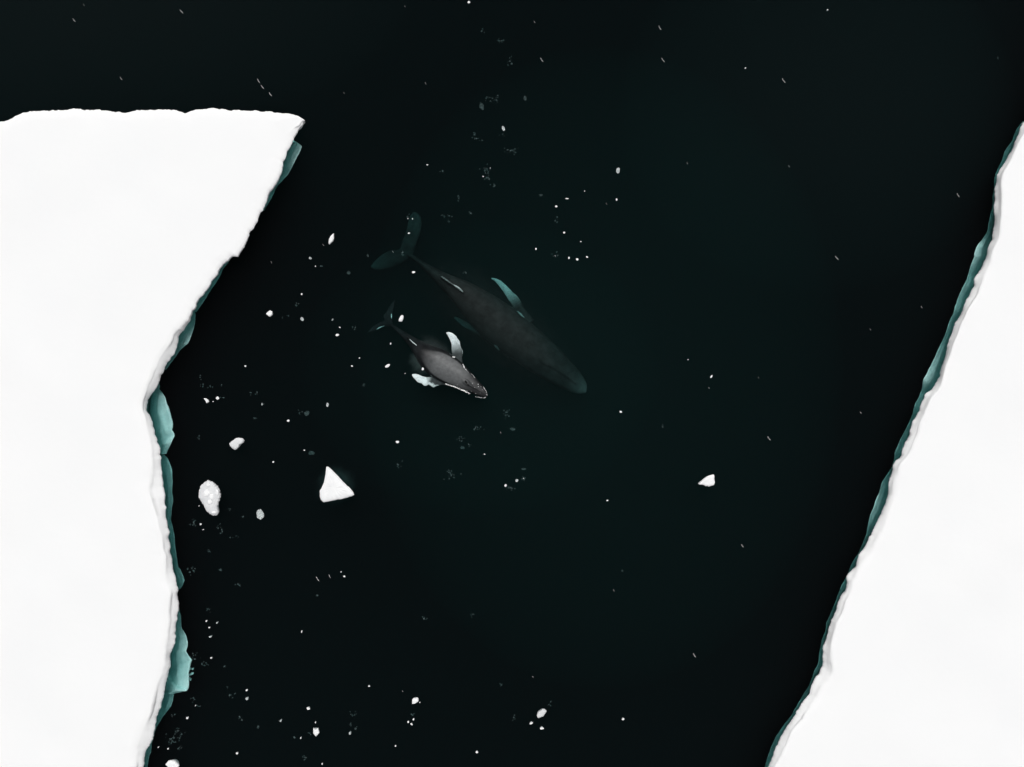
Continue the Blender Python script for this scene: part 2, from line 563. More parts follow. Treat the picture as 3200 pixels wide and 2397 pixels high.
LEDGES_L = [
    (Z([(2000, 330), (2030, 318), (2060, 325), (2085, 345), (2060, 400), (2035, 450), (1990, 540), (1950, 590), (1920, 620), (1880, 690), (1850, 750), (1815, 795)], 2.212, 0, 300),
     'pale turquoise tongue of ice under the upper corner of the floe'),
    (Z([(1160, 55), (1140, 80), (1090, 150), (1050, 240), (1000, 330), (940, 410), (900, 490), (840, 570), (785, 650)], 3.682, 400, 800), None),
    (Z([(760, 630), (778, 680), (778, 740), (765, 790), (735, 880), (705, 960), (690, 1000), (640, 1040), (590, 1090), (540, 1170), (480, 1240), (435, 1310)], 3.682, 400, 800), None),
    (Z([(360, 1450), (368, 1500), (352, 1545)], 3.682, 400, 800) + Z([(325, 60), (355, 100), (380, 150), (390, 210), (420, 280), (438, 350), (450, 390), (450, 420), (438, 480), (462, 522), (462, 540), (440, 590),
        (430, 630), (385, 725)], 3.314, 400, 1200), 'widest turquoise ledge with branching cracks below the bend in the floe edge'),
    (Z([(372, 735), (400, 770), (430, 850), (445, 900), (458, 1000), (455, 1100), (460, 1230), (450, 1350), (440, 1400), (460, 1500), (482, 1657)], 3.314, 400, 1200) +
     Z([(395, 60), (415, 85), (435, 130), (447, 165), (435, 205), (415, 232)], 2.56, 400, 1750), 'greyish narrow ledge of rotten ice'),
    (Z([(405, 372), (420, 470), (430, 550), (460, 600), (470, 660), (468, 700), (452, 740), (470, 780), (495, 815), (480, 850), (478, 880), (470, 920), (475, 1035), (462, 1058),
        (405, 1055), (352, 1050), (330, 1070)], 2.56, 400, 1750), 'wedge shaped turquoise ledge cut off square at its lower end'),
    (Z([(340, 1045), (366, 1070), (360, 1130), (340, 1180), (290, 1240), (250, 1300), (225, 1350), (212, 1400)], 2.56, 400, 1750), None),
    (Z([(212, 1402), (200, 1440), (185, 1480), (180, 1540), (165, 1570), (155, 1657)], 2.56, 400, 1750) + [(440, 2560)], None),
]
for k, (pts, lab) in enumerate(LEDGES_L):
    z0, zk = (1.5, 1.6)
    if k in (4,): z0, zk = 1.6, 0.9
    if k in (0, 2): zk = 2.4
    if k == 6: z0, zk = 1.9, 1.4
    make_ledge(pts, baseL, nL, floeL, 40 + k, z0=z0, zk=zk, label=lab)
LEDGES_R = [
    Z([(700, 190), (655, 240), (620, 340), (570, 410), (545, 480), (515, 560), (485, 620), (485, 690), (480, 800), (465, 900), (440, 1010), (400, 1070), (365, 1110), (345, 1165), (350, 1185),
       (320, 1270), (290, 1360), (250, 1440), (215, 1540), (165, 1657)], 2.367, 2900, 300) +
    Z([(840, 100), (800, 200), (750, 310), (710, 400), (685, 450), (665, 530), (620, 620), (600, 690), (560, 780), (500, 910), (470, 990), (447, 1080)], 2.367, 2600, 1000),
    Z([(440, 1090), (420, 1130), (375, 1190), (350, 1290), (315, 1370), (290, 1440), (275, 1510), (260, 1570), (228, 1657)], 2.367, 2600, 1000) +
    Z([(915, 60), (860, 160), (830, 230), (785, 310), (760, 360), (745, 420), (700, 530), (668, 600), (665, 650), (640, 720), (625, 800), (610, 900), (580, 960), (545, 1050), (475, 1170),
       (430, 1240), (380, 1320), (300, 1430), (260, 1510), (215, 1657)], 2.378, 2300, 1700) + [(2300, 2600)],
]
for k, pts in enumerate(LEDGES_R):
    make_ledge(pts, baseR, nR, floeR, 60 + k, z0=1.8, zk=2.2)

# ------------------------------------------------------------------ whales
def loft_body(st, conv, zoom_m, nseg=90, nring=36):
    S = []
    for (x, y, hw, zt, th) in st:
        px, py = conv(x, y)
        p = at(px, py, zt)
        S.append([p[0], p[1], zt, hw * zoom_m, th])
    S = catmull(S, nseg)
    V = []; rings = []
    for i in range(nseg):
        a = S[max(0, i - 1)]; b = S[min(nseg - 1, i + 1)]
        tx, ty = b[0] - a[0], b[1] - a[1]
        l = math.hypot(tx, ty) + 1e-9
        nx, ny = -ty / l, tx / l
        hw, th = max(0.01, S[i, 3]), max(0.02, S[i, 4])
        zc = S[i, 2] - th * 0.45
        for k in range(nring):
            an = 2 * math.pi * k / nring
            ca, sa = math.cos(an), math.sin(an)
            u = ca * hw
            v = sa * (th * 0.45 if sa > 0 else th * 0.55)
            V.append((S[i, 0] + nx * u, S[i, 1] + ny * u, zc + v))
    F = []
    for i in range(nseg - 1):
        for k in range(nring):
            a = i * nring + k; b = i * nring + (k + 1) % nring
            F.append((a, b, b + nring, a + nring))
    F.append(tuple(range(nring)))
    F.append(tuple((nseg - 1) * nring + k for k in range(nring))[::-1])
    return V, F, S


def blade(lead, trail, conv, z_root, z_tip, th_root, th_tip, nseg=30):
    L_ = resample([conv(*p) for p in lead], n=nseg)
    T_ = resample([conv(*p) for p in trail], n=nseg)
    V = []; cen = []
    prof = [(0, 0), (0.07, .55), (0.2, .9), (0.38, 1), (0.6, .8), (0.82, .45), (1, 0.1)]
    for i in range(nseg):
        s = i / (nseg - 1)
        z = z_root + (z_tip - z_root) * s
        th = (th_root + (th_tip - th_root) * s) / 2
        l = at(L_[i, 0], L_[i, 1], z); r_ = at(T_[i, 0], T_[i, 1], z)
        if i == nseg - 1: th *= 0.5
        for (u, h) in prof: V.append(l * (1 - u) + r_ * u + np.array([0, 0, th * max(h, .25)]))
        for (u, h) in reversed(prof): V.append(l * (1 - u) + r_ * u - np.array([0, 0, th * max(h, .25)]))
        cen.append([*(l * .5 + r_ * .5), np.linalg.norm(l - r_) / 2, s])
    m = 2 * len(prof)
    F = []
    for i in range(nseg - 1):
        for k in range(m):
            a = i * m + k; b = i * m + (k + 1) % m
            F.append((a, b, b + m, a + m))
    F.append(tuple(range(m))); F.append(tuple((nseg - 1) * m + k for k in range(m))[::-1])
    return V, F, np.array(cen)


def fin(pts, conv, zb, zt, th):
    """low dorsal fin: a thin ridge along the back, highest near its rear end"""
    P = resample([conv(*p) for p in pts], n=14)
    V = []
    for i in range(14):
        s = i / 13
        h = (zt - zb) * (max(0.0, s) ** 0.8 if s < 0.72 else (1 - (s - 0.72) / 0.28) ** 0.6 * 0.77 if s < 1 else 0)
        c = at(P[i, 0], P[i, 1], zb)
        a = P[min(13, i + 1)] - P[max(0, i - 1)]
        nv = np.array([a[1], a[0]]); nv = nv / (np.linalg.norm(nv) + 1e-9)
        for (u, v) in ((1, -.15), (.45, h * .6), (0.25, h), (-.25, h), (-.45, h * .6), (-1, -.15)):
            V.append((c[0] + nv[0] * th * u, c[1] + nv[1] * th * u, zb + v))
    F = []
    for i in range(13):
        for k in range(6):
            a = i * 6 + k; b = i * 6 + (k + 1) % 6
            F.append((a, b, b + 6, a + 6))
    F.append(tuple(range(6))); F.append(tuple(13 * 6 + k for k in range(6))[::-1])
    return V, F


def whale_body(name, parts, voxel, mat, smooth_it=3):
    V = []; F = []
    for (v, f) in parts:
        o = len(V)
        V += [tuple(q) for q in v]
        F += [tuple(i + o for i in g) for g in f]
    tmp = mesh_obj(name + '_tmp', V, F, mat)
    md = tmp.modifiers.new('r', 'REMESH'); md.mode = 'VOXEL'; md.voxel_size = voxel; md.use_smooth_shade = True
    ms = tmp.modifiers.new('s', 'SMOOTH'); ms.factor = 0.5; ms.iterations = smooth_it
    dg = bpy.context.evaluated_depsgraph_get()
    me = bpy.data.meshes.new_from_object(tmp.evaluated_get(dg), depsgraph=dg)
    me.name = name
    bpy.data.objects.remove(tmp)
    if not me.materials: me.materials.append(mat)
    o = bpy.data.objects.new(name, me)
    COL.objects.link(o)
    me.polygons.foreach_set('use_smooth', [True] * len(me.polygons))
    return o


def vcoords(me):
    a = np.empty(len(me.vertices) * 3, np.float32)
    me.vertices.foreach_get('co', a)
    return a.reshape(-1, 3)


def set_pale(o, w_):
    at_ = o.data.attributes.new('pale', 'FLOAT', 'POINT')
    at_.data.foreach_set('value', w_.astype(np.float32))


def sst(a, b, x):
    t_ = np.clip((x - a) / (b - a), 0, 1)
    return t_ * t_ * (3 - 2 * t_)


def blade_w(co, cen, f, zpad=0.25):
    """weight f(s) for the vertices that belong to a blade"""
    d = np.linalg.norm(co[:, None, :2] - cen[None, :, :2], axis=2)
    j = d.argmin(1)
    ok = (d[np.arange(len(co)), j] < cen[j, 3] * 1.25 + 0.06) & (np.abs(co[:, 2] - cen[j, 2]) < zpad)
    return np.where(ok, f(cen[j, 4]), 0)


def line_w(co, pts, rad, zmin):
    """thin line painted into the skin colour (glint, pale flipper edge) along a polyline, vertices above zmin only"""
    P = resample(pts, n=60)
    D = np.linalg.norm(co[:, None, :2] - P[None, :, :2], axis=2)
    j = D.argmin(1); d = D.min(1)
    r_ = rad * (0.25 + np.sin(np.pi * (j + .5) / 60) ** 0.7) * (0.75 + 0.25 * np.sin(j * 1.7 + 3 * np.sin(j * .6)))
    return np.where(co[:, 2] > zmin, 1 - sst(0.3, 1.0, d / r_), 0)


# ---- adult
cvA = lambda x, y: (1100 + x / 2.51, 620 + y / 2.51)
mA = 1 / 2.51 / PPM
stA = [(380, 402, 10, -2.5, .2), (470, 455, 18, -2.0, .55), (560, 520, 28, -1.55, .9), (650, 585, 45, -1.15, 1.2), (760, 660, 75, -.8, 1.6), (860, 730, 108, -.62, 2.0), (980, 825, 140, -.62, 2.4),
       (1100, 925, 165, -.68, 2.7), (1220, 1020, 172, -.72, 2.8), (1330, 1105, 165, -.8, 2.7), (1440, 1195, 158, -1.0, 2.5), (1540, 1275, 146, -1.3, 2.1), (1640, 1355, 122, -1.5, 1.6),
       (1730, 1425, 98, -1.6, 1.1), (1788, 1476, 70, -1.7, .7), (1818, 1505, 42, -1.75, .45), (1834, 1524, 8, -1.8, .2)]
vb, fb, SA = loft_body(stA, cvA, mA, 110, 40)
A_fl1 = blade([(470, 470), (500, 370), (535, 280), (548, 200), (538, 140), (508, 110), (480, 105)], [(375, 402), (395, 330), (422, 260), (438, 190), (452, 140), (475, 112)], cvA, -2.4, -2.6, .3, .16)
A_fl2 = blade([(465, 455), (385, 512), (310, 545), (230, 562), (175, 560), (150, 545)], [(375, 402), (310, 402), (250, 430), (200, 470), (165, 505), (147, 532)], cvA, -2.4, -2.8, .3, .16)
A_p1 = blade([(1430, 960), (1350, 860), (1322, 800), (1288, 755), (1262, 738), (1228, 700), (1195, 668), (1165, 642), (1130, 628), (1090, 622)],
             [(1340, 1000), (1290, 880), (1232, 805), (1188, 735), (1150, 685), (1120, 650), (1092, 634)], cvA, -1.7, -2.1, .34, .15)
A_p2 = blade([(1230, 1260), (1150, 1200), (1080, 1150), (1000, 1085), (930, 1035), (880, 1012), (835, 975), (800, 940)],
             [(1260, 1150), (1170, 1100), (1060, 1060), (970, 1025), (915, 975), (870, 950), (832, 932), (802, 925)], cvA, -1.9, -3.3, .34, .15)
A_fin = fin([(700, 612), (760, 655), (800, 682), (850, 715), (890, 755)], cvA, -.72, -.12, .12)
A_gd = loft_body([(1470, 1220, 30, -1.02, .3), (1520, 1262, 44, -1.12, .3), (1580, 1310, 26, -1.3, .25), (1660, 1372, 14, -1.42, .2), (1760, 1452, 9, -1.58, .2)], cvA, mA, 30, 12)
M_SKIN_A = mat_skin('adult_skin', (0.023, 0.0215, 0.0215), (0.55, 0.56, 0.56), 0.3)
adult = empty('humpback_whale', (*at(1590, 1020, 0)[:2], -1.5))
ab = whale_body('body', [(vb, fb), A_fl1[:2], A_fl2[:2], A_p1[:2], A_p2[:2], A_fin, A_gd[:2]], 0.045, M_SKIN_A, 2)
co = vcoords(ab.data)
wA = blade_w(co, A_p1[2], lambda s: 0.85 * sst(0.30, 0.75, s), .25)
wA = np.maximum(wA, blade_w(co, A_p2[2], lambda s: 0.20 * sst(0.45, 0.8, s), .25))
wA = np.maximum(wA, blade_w(co, A_fl1[2], lambda s: 0.03 * sst(0.3, 1.0, s), .3))
wA = np.maximum(wA, blade_w(co, A_fl2[2], lambda s: 0.0 + 0.035 * sst(0.3, 1.0, s), .3))
spx = np.linalg.norm(co[:, None, :2] - SA[None, :, :2], axis=2).argmin(1) / (len(SA) - 1)
wA = np.maximum(wA, 0.085 * sst(0.78, 0.93, spx))
wl = lambda *pts: [at(*cvA(x, y), -.5)[:2] for x, y in pts]
wA = np.maximum(wA, line_w(co, wl((798, 681), (835, 703), (872, 735)), .07, -.6) * 1.4)  # glints on the dorsal fin and the ridge beside it, painted as pale skin
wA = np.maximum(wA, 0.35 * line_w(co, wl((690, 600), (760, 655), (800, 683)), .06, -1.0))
wA = np.maximum(wA, line_w(co, wl((1300, 868), (1325, 895), (1352, 918)), .08, -2.2) * .5)  # glints at the flipper shoulders, painted into the skin colour
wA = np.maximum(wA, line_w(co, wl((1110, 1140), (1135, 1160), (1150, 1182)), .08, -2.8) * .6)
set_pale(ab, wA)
put(ab, adult)
tag(adult, 'large adult humpback whale swimming under the water beside its calf, flippers tinted turquoise', 'whale')

# ---- calf
cvC = lambda x, y: (1100 + x / 4.142, 880 + y / 4.142)
mC = 1 / 4.142 / PPM
stC = [(438, 508, 9, -1.35, .12), (500, 555, 18, -1.2, .3), (580, 620, 30, -.98, .45), (680, 700, 46, -.68, .65), (780, 785, 72, -.33, .85), (880, 880, 118, -.07, 1.05), (980, 970, 165, .09, 1.25),
       (1090, 1045, 190, .22, 1.4), (1200, 1115, 190, .27, 1.4), (1300, 1175, 176, .27, 1.3), (1390, 1235, 152, .24, 1.15), (1480, 1295, 122, .20, .95), (1570, 1352, 96, .16, .75),
       (1640, 1402, 76, .12, .6), (1700, 1445, 54, .09, .45), (1733, 1473, 32, .06, .32), (1748, 1487, 12, .03, .16)]
vb, fb, SCf = loft_body(stC, cvC, mC, 110, 40)
C_fl1 = blade([(530, 580), (518, 480), (525, 400), (545, 320), (558, 240)], [(425, 505), (405, 450), (450, 380), (500, 300), (550, 242)], cvC, -1.3, -1.45, .16, .08)
C_fl2 = blade([(530, 585), (410, 578), (330, 618), (260, 650), (205, 662)], [(425, 505), (370, 520), (300, 560), (240, 610), (200, 655)], cvC, -1.3, -1.5, .16, .08)
C_p1 = blade([(1445, 1110), (1428, 1040), (1425, 980), (1436, 925), (1432, 890), (1412, 850), (1402, 815), (1396, 775), (1382, 755), (1360, 728), (1352, 705), (1330, 690), (1300, 665), (1250, 650), (1215, 660)],
             [(1290, 1090), (1310, 1000), (1290, 900), (1285, 800), (1265, 750), (1240, 700), (1218, 668)], cvC, -.42, -.10, .18, .07, 44)
C_p2 = blade([(1240, 1340), (1160, 1338), (1095, 1350), (1052, 1374), (1022, 1352), (992, 1335), (958, 1352), (925, 1346), (905, 1320), (875, 1313), (845, 1300), (815, 1265), (790, 1240), (774, 1212)],
             [(1190, 1225), (1110, 1232), (1030, 1236), (960, 1236), (905, 1222), (860, 1200), (820, 1192), (778, 1196)], cvC, -.45, -.12, .18, .07, 44)
C_fin = fin([(700, 712), (740, 742), (780, 780), (830, 822), (860, 858)], cvC, -.34, .02, .05)
C_gd = loft_body([(1420, 1265, 20, .24, .2), (1450, 1285, 34, .29, .25), (1490, 1312, 36, .29, .25), (1530, 1342, 20, .25, .2), (1590, 1378, 9, .20, .15), (1650, 1415, 7, .15, .12), (1700, 1448, 4, .09, .08)], cvC, mC, 30, 12)
M_SKIN_C = mat_skin('calf_skin', (0.0150, 0.0160, 0.0172), (0.78, 0.82, 0.83), 0.5)
calf = empty('humpback_calf', (*at(1370, 1130, 0)[:2], -0.4))
cb = whale_body('body', [(vb, fb), C_fl1[:2], C_fl2[:2], C_p1[:2], C_p2[:2], C_fin, C_gd[:2]], 0.022, M_SKIN_C, 3)
co = vcoords(cb.data)
wC = blade_w(co, C_p1[2], lambda s: 0.06 + 0.9 * sst(0.30, 0.75, s), .14)
wC = np.maximum(wC, blade_w(co, C_p2[2], lambda s: 0.05 + 0.95 * sst(0.40, 0.58, s), .14))
wC = np.maximum(wC, blade_w(co, C_fl1[2], lambda s: 0.0 * s, .2))
wC = np.maximum(wC, blade_w(co, C_fl2[2], lambda s: 0.0 * s, .2))
wl = lambda *pts: [at(*cvC(x, y), 0)[:2] for x, y in pts]
wC = np.maximum(wC, line_w(co, wl((738, 742), (775, 778), (832, 824)), .035, -.24) * 1.5)  # highlight on the dorsal fin, painted as a white line
wC = np.maximum(wC, line_w(co, [at(*cvC(x, y), -1.35)[:2] for x, y in ((318, 618), (370, 592), (418, 575))], .05, -1.8) * 1.6)  # glints on the leading edges of the flukes, painted white
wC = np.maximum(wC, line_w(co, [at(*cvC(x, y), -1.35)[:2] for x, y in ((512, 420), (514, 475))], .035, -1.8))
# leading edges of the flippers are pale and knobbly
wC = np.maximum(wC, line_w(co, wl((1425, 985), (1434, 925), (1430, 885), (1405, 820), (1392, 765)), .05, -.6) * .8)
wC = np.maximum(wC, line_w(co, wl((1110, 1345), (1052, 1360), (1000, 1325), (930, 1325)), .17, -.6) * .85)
spc = np.linalg.norm(co[:, None, :2] - SCf[None, :, :2], axis=2).argmin(1) / (len(SCf) - 1)
wC = np.maximum(wC, 0.11 * sst(.33, .47, spc) * (1 - sst(.60, .78, spc)) * sst(-.05, .03, co[:, 2]))  # sky sheen on the wet emerged back, painted as paler skin
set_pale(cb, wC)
bvh = BVHTree.FromPolygons([tuple(v) for v in co], [tuple(p.vertices) for p in cb.data.polygons])
put(cb, calf)
tag(calf, 'small humpback calf with its grey back and head out of the water and white flippers', 'whale')


def on_calf(x, y, up=0.0):
    p = at(*cvC(x, y), 0.15)
    h = bvh.ray_cast(Vector((p[0], p[1], 2)), Vector((0, 0, -1)))
    z = h[0].z if h[0] else 0.0
    return np.array([p[0], p[1], z + up])


def blob(name, c, r, mat, parent, sq=0.7, seg=8, rot=0, asp=1.0):
    V = []; F = []
    n1, n2 = 5, seg
    for i in range(n1 + 1):
        a = math.pi * i / n1
        for k in range(n2):
            b = 2 * math.pi * k / n2
            x, y = math.sin(a) * math.cos(b) * r * asp, math.sin(a) * math.sin(b) * r
            V.append((x * math.cos(rot) - y * math.sin(rot), x * math.sin(rot) + y * math.cos(rot), math.cos(a) * r * sq))
    for i in range(n1):
        for k in range(n2):
            F.append((i * n2 + k, i * n2 + (k + 1) % n2, (i + 1) * n2 + (k + 1) % n2, (i + 1) * n2 + k))
    o = mesh_obj(name, V, F, mat)
    o.location = tuple(c)
    if parent: put(o, parent)
    return o


M_TUB = mat_plain('tubercle', (0.42, 0.43, 0.43), 0.35, 0.8)
M_HOLE = mat_plain('blowhole', (0.004, 0.004, 0.004), 0.5, 0.1)
for (x, y, r) in [(1560, 1318, .03), (1632, 1330, .035), (1636, 1360, .03), (1668, 1362, .022), (1700, 1366, .026), (1708, 1385, .02), (1727, 1408, .022), (1735, 1440, .02), (1742, 1466, .03), (1722, 1498, .03),
                  (1672, 1498, .018), (1640, 1494, .018), (1600, 1448, .028), (1486, 1411, .024), (1690, 1400, .018), (1360, 1336, .02), (1590, 1372, .018), (1545, 1420, .02), (1660, 1440, .016)]:
    blob('tubercle', on_calf(x, y), r, M_TUB, calf)
blob('blowhole', on_calf(1478, 1300, -.01), .055, M_HOLE, calf, .5, 10, R(-55), 2.0)
blob('blowhole', on_calf(1505, 1335, -.01), .045, M_HOLE, calf, .5, 10, R(-35), 1.8)

# foam where the head cuts the water
def foam(pts, conv, wd, seed, label, gaps=0.25):
    r = random.Random(seed)
    P = resample([conv(*p) for p in pts], n=int(len(pts) * 26))
    V = []; F = []
    for (x, y) in P:
        if r.random() < gaps: continue
        for _ in range(r.choice((1, 2, 3))):
            s = wd * r.uniform(.2, .75)
            c = at(x + r.gauss(0, wd * 26), y + r.gauss(0, wd * 26), 0.012)
            o = len(V); m = 6
            for k in range(m):
                a = 2 * math.pi * k / m
                V.append((c[0] + s * math.cos(a) * r.uniform(.6, 1.2), c[1] + s * math.sin(a) * r.uniform(.6, 1.2), 0.004))
            V.append((c[0], c[1], 0.02 + s * .25))
            for k in range(m): F.append((o + k, o + (k + 1) % m, o + m))
    o = mesh_obj('foam', V, F, M_FOAM)
    tag(o, label, 'foam', kind='stuff')
    return o


foam([(1436, 1068), (1450, 1110), (1480, 1155), (1520, 1205), (1560, 1245), (1600, 1290), (1630, 1315)], cvC, .030, 1, 'thin white line of foam along the upper side of the calf head', .3)
foam([(1215, 1325), (1270, 1345), (1340, 1365), (1400, 1395), (1450, 1412), (1520, 1448)], cvC, .036, 2, 'white line of foam along the lower side of the calf head', .42)
foam([(1600, 1490), (1660, 1502), (1720, 1506), (1752, 1470), (1738, 1425), (1705, 1370)], cvC, .016, 3, 'broken ring of foam around the tip of the calf snout', .45)
foam([(1300, 975), (1330, 978)], cvC, .028, 4, 'small patch of foam at the root of the calf upper flipper', .4)
foam([(1540, 1190), (1570, 1215), (1590, 1250)], cvC, .014, 5, 'fine spray bubbles above the calf head', .5)

# ------------------------------------------------------------------ floating ice pieces
def ice_piece(name, outline, hgt, draft, mat, seed, zoff=0.0, fine=0.0):
    """irregular ice block: outline in photograph pixels, seen at its own height"""
    r = np.random.default_rng(seed)
    P = np.array([at(x, y, zoff)[:2] for x, y in outline])
    P = np.vstack([P, P[:1]])
    per = np.linalg.norm(np.diff(P, axis=0), axis=1).sum()
    n = int(np.clip(per / 0.045, 10, 110))
    P = resample(P, n=n + 1)[:-1]
    c = P.mean(0)
    d = P - c
    if fine: P = P + d / (np.linalg.norm(d, axis=1)[:, None] + 1e-9) * (r.uniform(-1, 1, n) * fine)[:, None]
    d = P - c
    V = []
    lev = [(0.0, 1.0), (0.45, .96), (0.74, .82), (0.93, .5), (1.0, .75)]
    rings = [(0.3, -draft), (0.55, -draft * .7), (0.8, -draft * .3), (1.0, 0.0), (0.985, hgt * .55), (0.90, hgt * .9), (0.6, hgt), (0.3, hgt * 1.02)]
    for (s, z) in rings:
        jz = r.uniform(-1, 1, n) * min(abs(hgt), .1) * (.10 if 0 < z else .05)
        jz = (jz + np.roll(jz, 1) + np.roll(jz, -1)) / 2
        for i in range(n):
            V.append((d[i, 0] * s, d[i, 1] * s, zoff + z + jz[i]))
    nr = len(rings)
    V.append((0, 0, zoff + hgt * 1.05)); V.append((0, 0, zoff - draft))
    F = []
    for k in range(nr - 1):
        for i in range(n):
            F.append((k * n + i, k * n + (i + 1) % n, (k + 1) * n + (i + 1) % n, (k + 1) * n + i))
    for i in range(n):
        F.append(((nr - 1) * n + i, (nr - 1) * n + (i + 1) % n, nr * n))
        F.append((i, nr * n + 1, (i + 1) % n))
    o = mesh_obj(name, V, F, mat, smooth=n > 14)
    o.location = (c[0], c[1], 0)
    return o


def rough_outline(px, py, w_, h_, ang, seed):
    r = random.Random(seed)
    m = r.choice((6, 7, 8))
    out = []
    for k in range(m):
        a = 2 * math.pi * (k + r.uniform(-.25, .25)) / m
        q = r.uniform(.75, 1.08)
        x, y = math.cos(a) * w_ / 2 * q, math.sin(a) * h_ / 2 * q
        out.append((px + x * math.cos(ang) - y * math.sin(ang), py + x * math.sin(ang) + y * math.cos(ang)))
    return out


GB = 'white ice pieces floating in the open water'
# larger pieces with their traced outlines
BIG = [
    (Z([(887, 430), (932, 430), (1010, 500), (1150, 640), (1200, 700), (1250, 755), (1375, 880), (1410, 895), (1500, 1010), (1530, 1080), (1480, 1108), (1320, 1155), (1210, 1185), (1160, 1185), (980, 1225),
        (820, 1252), (760, 1195), (735, 1130), (732, 970), (765, 940), (830, 800), (850, 690), (870, 560)], 7.373, 900, 1400), .10, .7, .008, 'flat white triangular ice block, the largest loose piece, below the calf'),
    (Z([(830, 995), (880, 1015), (930, 1055), (955, 1100), (962, 1160), (940, 1230), (932, 1270), (946, 1330), (920, 1360), (890, 1362), (850, 1345), (810, 1300), (790, 1250), (755, 1200), (735, 1165),
        (740, 1100), (760, 1050), (800, 1010)], 3.314, 400, 1200), .16, .6, .03, 'lumpy greyish white ice block shaped like a footprint near the left floe'),
    (Z([(1440, 468), (1460, 500), (1455, 620), (1475, 750), (1440, 840), (1350, 860), (1260, 895), (1200, 860), (1160, 885), (1110, 850), (1050, 825), (930, 820), (885, 775), (930, 770), (1080, 630),
        (1200, 540), (1270, 505)], 11.06, 2100, 1440), .10, .6, .0, 'white wedge of ice like a shark tooth, alone in the water at right'),
    (Z([(689, 1352), (712, 1358), (735, 1362), (753, 1388), (745, 1408), (702, 1437), (685, 1470), (650, 1497), (615, 1478), (592, 1450), (580, 1420), (620, 1385), (660, 1358)], 3.682, 560, 1000), .15, .6, .01,
     'rounded white ice piece above the footprint shaped block'),
    (Z([(285, 900), (315, 903), (335, 920), (348, 940), (320, 960), (308, 930)], 3.682, 560, 1000), .08, .2, 0, 'small white crescent of ice beside the bend of the left floe'),
    (Z([(897, 182), (899, 240), (885, 275), (845, 313), (837, 300), (840, 260), (860, 215)], 3.682, 800, 680), .1, .3, 0, 'white leaf shaped ice shard left of the adult whale tail'),
    (Z([(163, 1068), (192, 1083), (190, 1120), (163, 1145), (118, 1112), (125, 1098)], 3.682, 800, 680), .1, .35, 0, 'five sided white ice piece between the left floe and the calf tail'),
    (Z([(650, 433), (668, 440), (668, 475), (650, 520), (605, 518), (607, 490), (630, 445)], 4.142, 1100, 880), .1, .3, 0, 'upright white ice piece just right of the calf tail flukes'),
    (Z([(1990, 1197), (2015, 1212), (2043, 1195), (2060, 1250), (2040, 1270), (2022, 1292), (1990, 1255)], 3.687, 440, 1950), .1, .3, 0, 'shield shaped white ice piece with a notched top near the bottom of the photo'),
    (Z([(290, 1610), (320, 1572), (355, 1565), (400, 1575), (445, 1620), (440, 1650), (400, 1680), (340, 1670), (320, 1640)], 3.687, 440, 1950), .12, .4, 0, 'fan shaped white ice piece cut by the bottom edge beside the left floe'),
    (Z([(915, 870), (930, 850), (985, 848), (990, 885), (955, 910), (915, 918)], 3.687, 1040, 1950), .1, .3, 0, 'squarish white ice piece above a pair of small chips at bottom centre'),
    (Z([(205, 975), (230, 978), (252, 998), (215, 1055), (150, 1080), (137, 1050), (150, 1010)], 3.687, 1640, 1950), .12, .35, 0, 'largest oval greyish ice piece at bottom right of centre'),
]
for k, (ol, h_, dr, fn, lab) in enumerate(BIG):
    o = ice_piece('ice_block', ol, h_, dr, M_BLOCK if k in (1, 3, 11) else M_CHIP, 100 + k, 0, fn)
    tag(o, lab, 'ice block', GB)
# snowy lumps on the footprint shaped block
foot = [o for o in bpy.data.objects if o.get('label', '').startswith('lumpy')][0]
for (x, y, w_, h_) in [(832, 1045, 50, 35), (815, 1130, 75, 90), (850, 1220, 60, 60), (898, 1050, 16, 22), (890, 1330, 60, 30), (930, 1120, 26, 80), (870, 1170, 60, 70)]:
    px, py = 400 + x / 3.314, 1200 + y / 3.314
    o = ice_piece('snow_lump', rough_outline(px, py, w_ / 3.314, h_ / 3.314, 0, int(x)), .05, .2, M_SNOW, int(y), .14)
    put(o, foot)

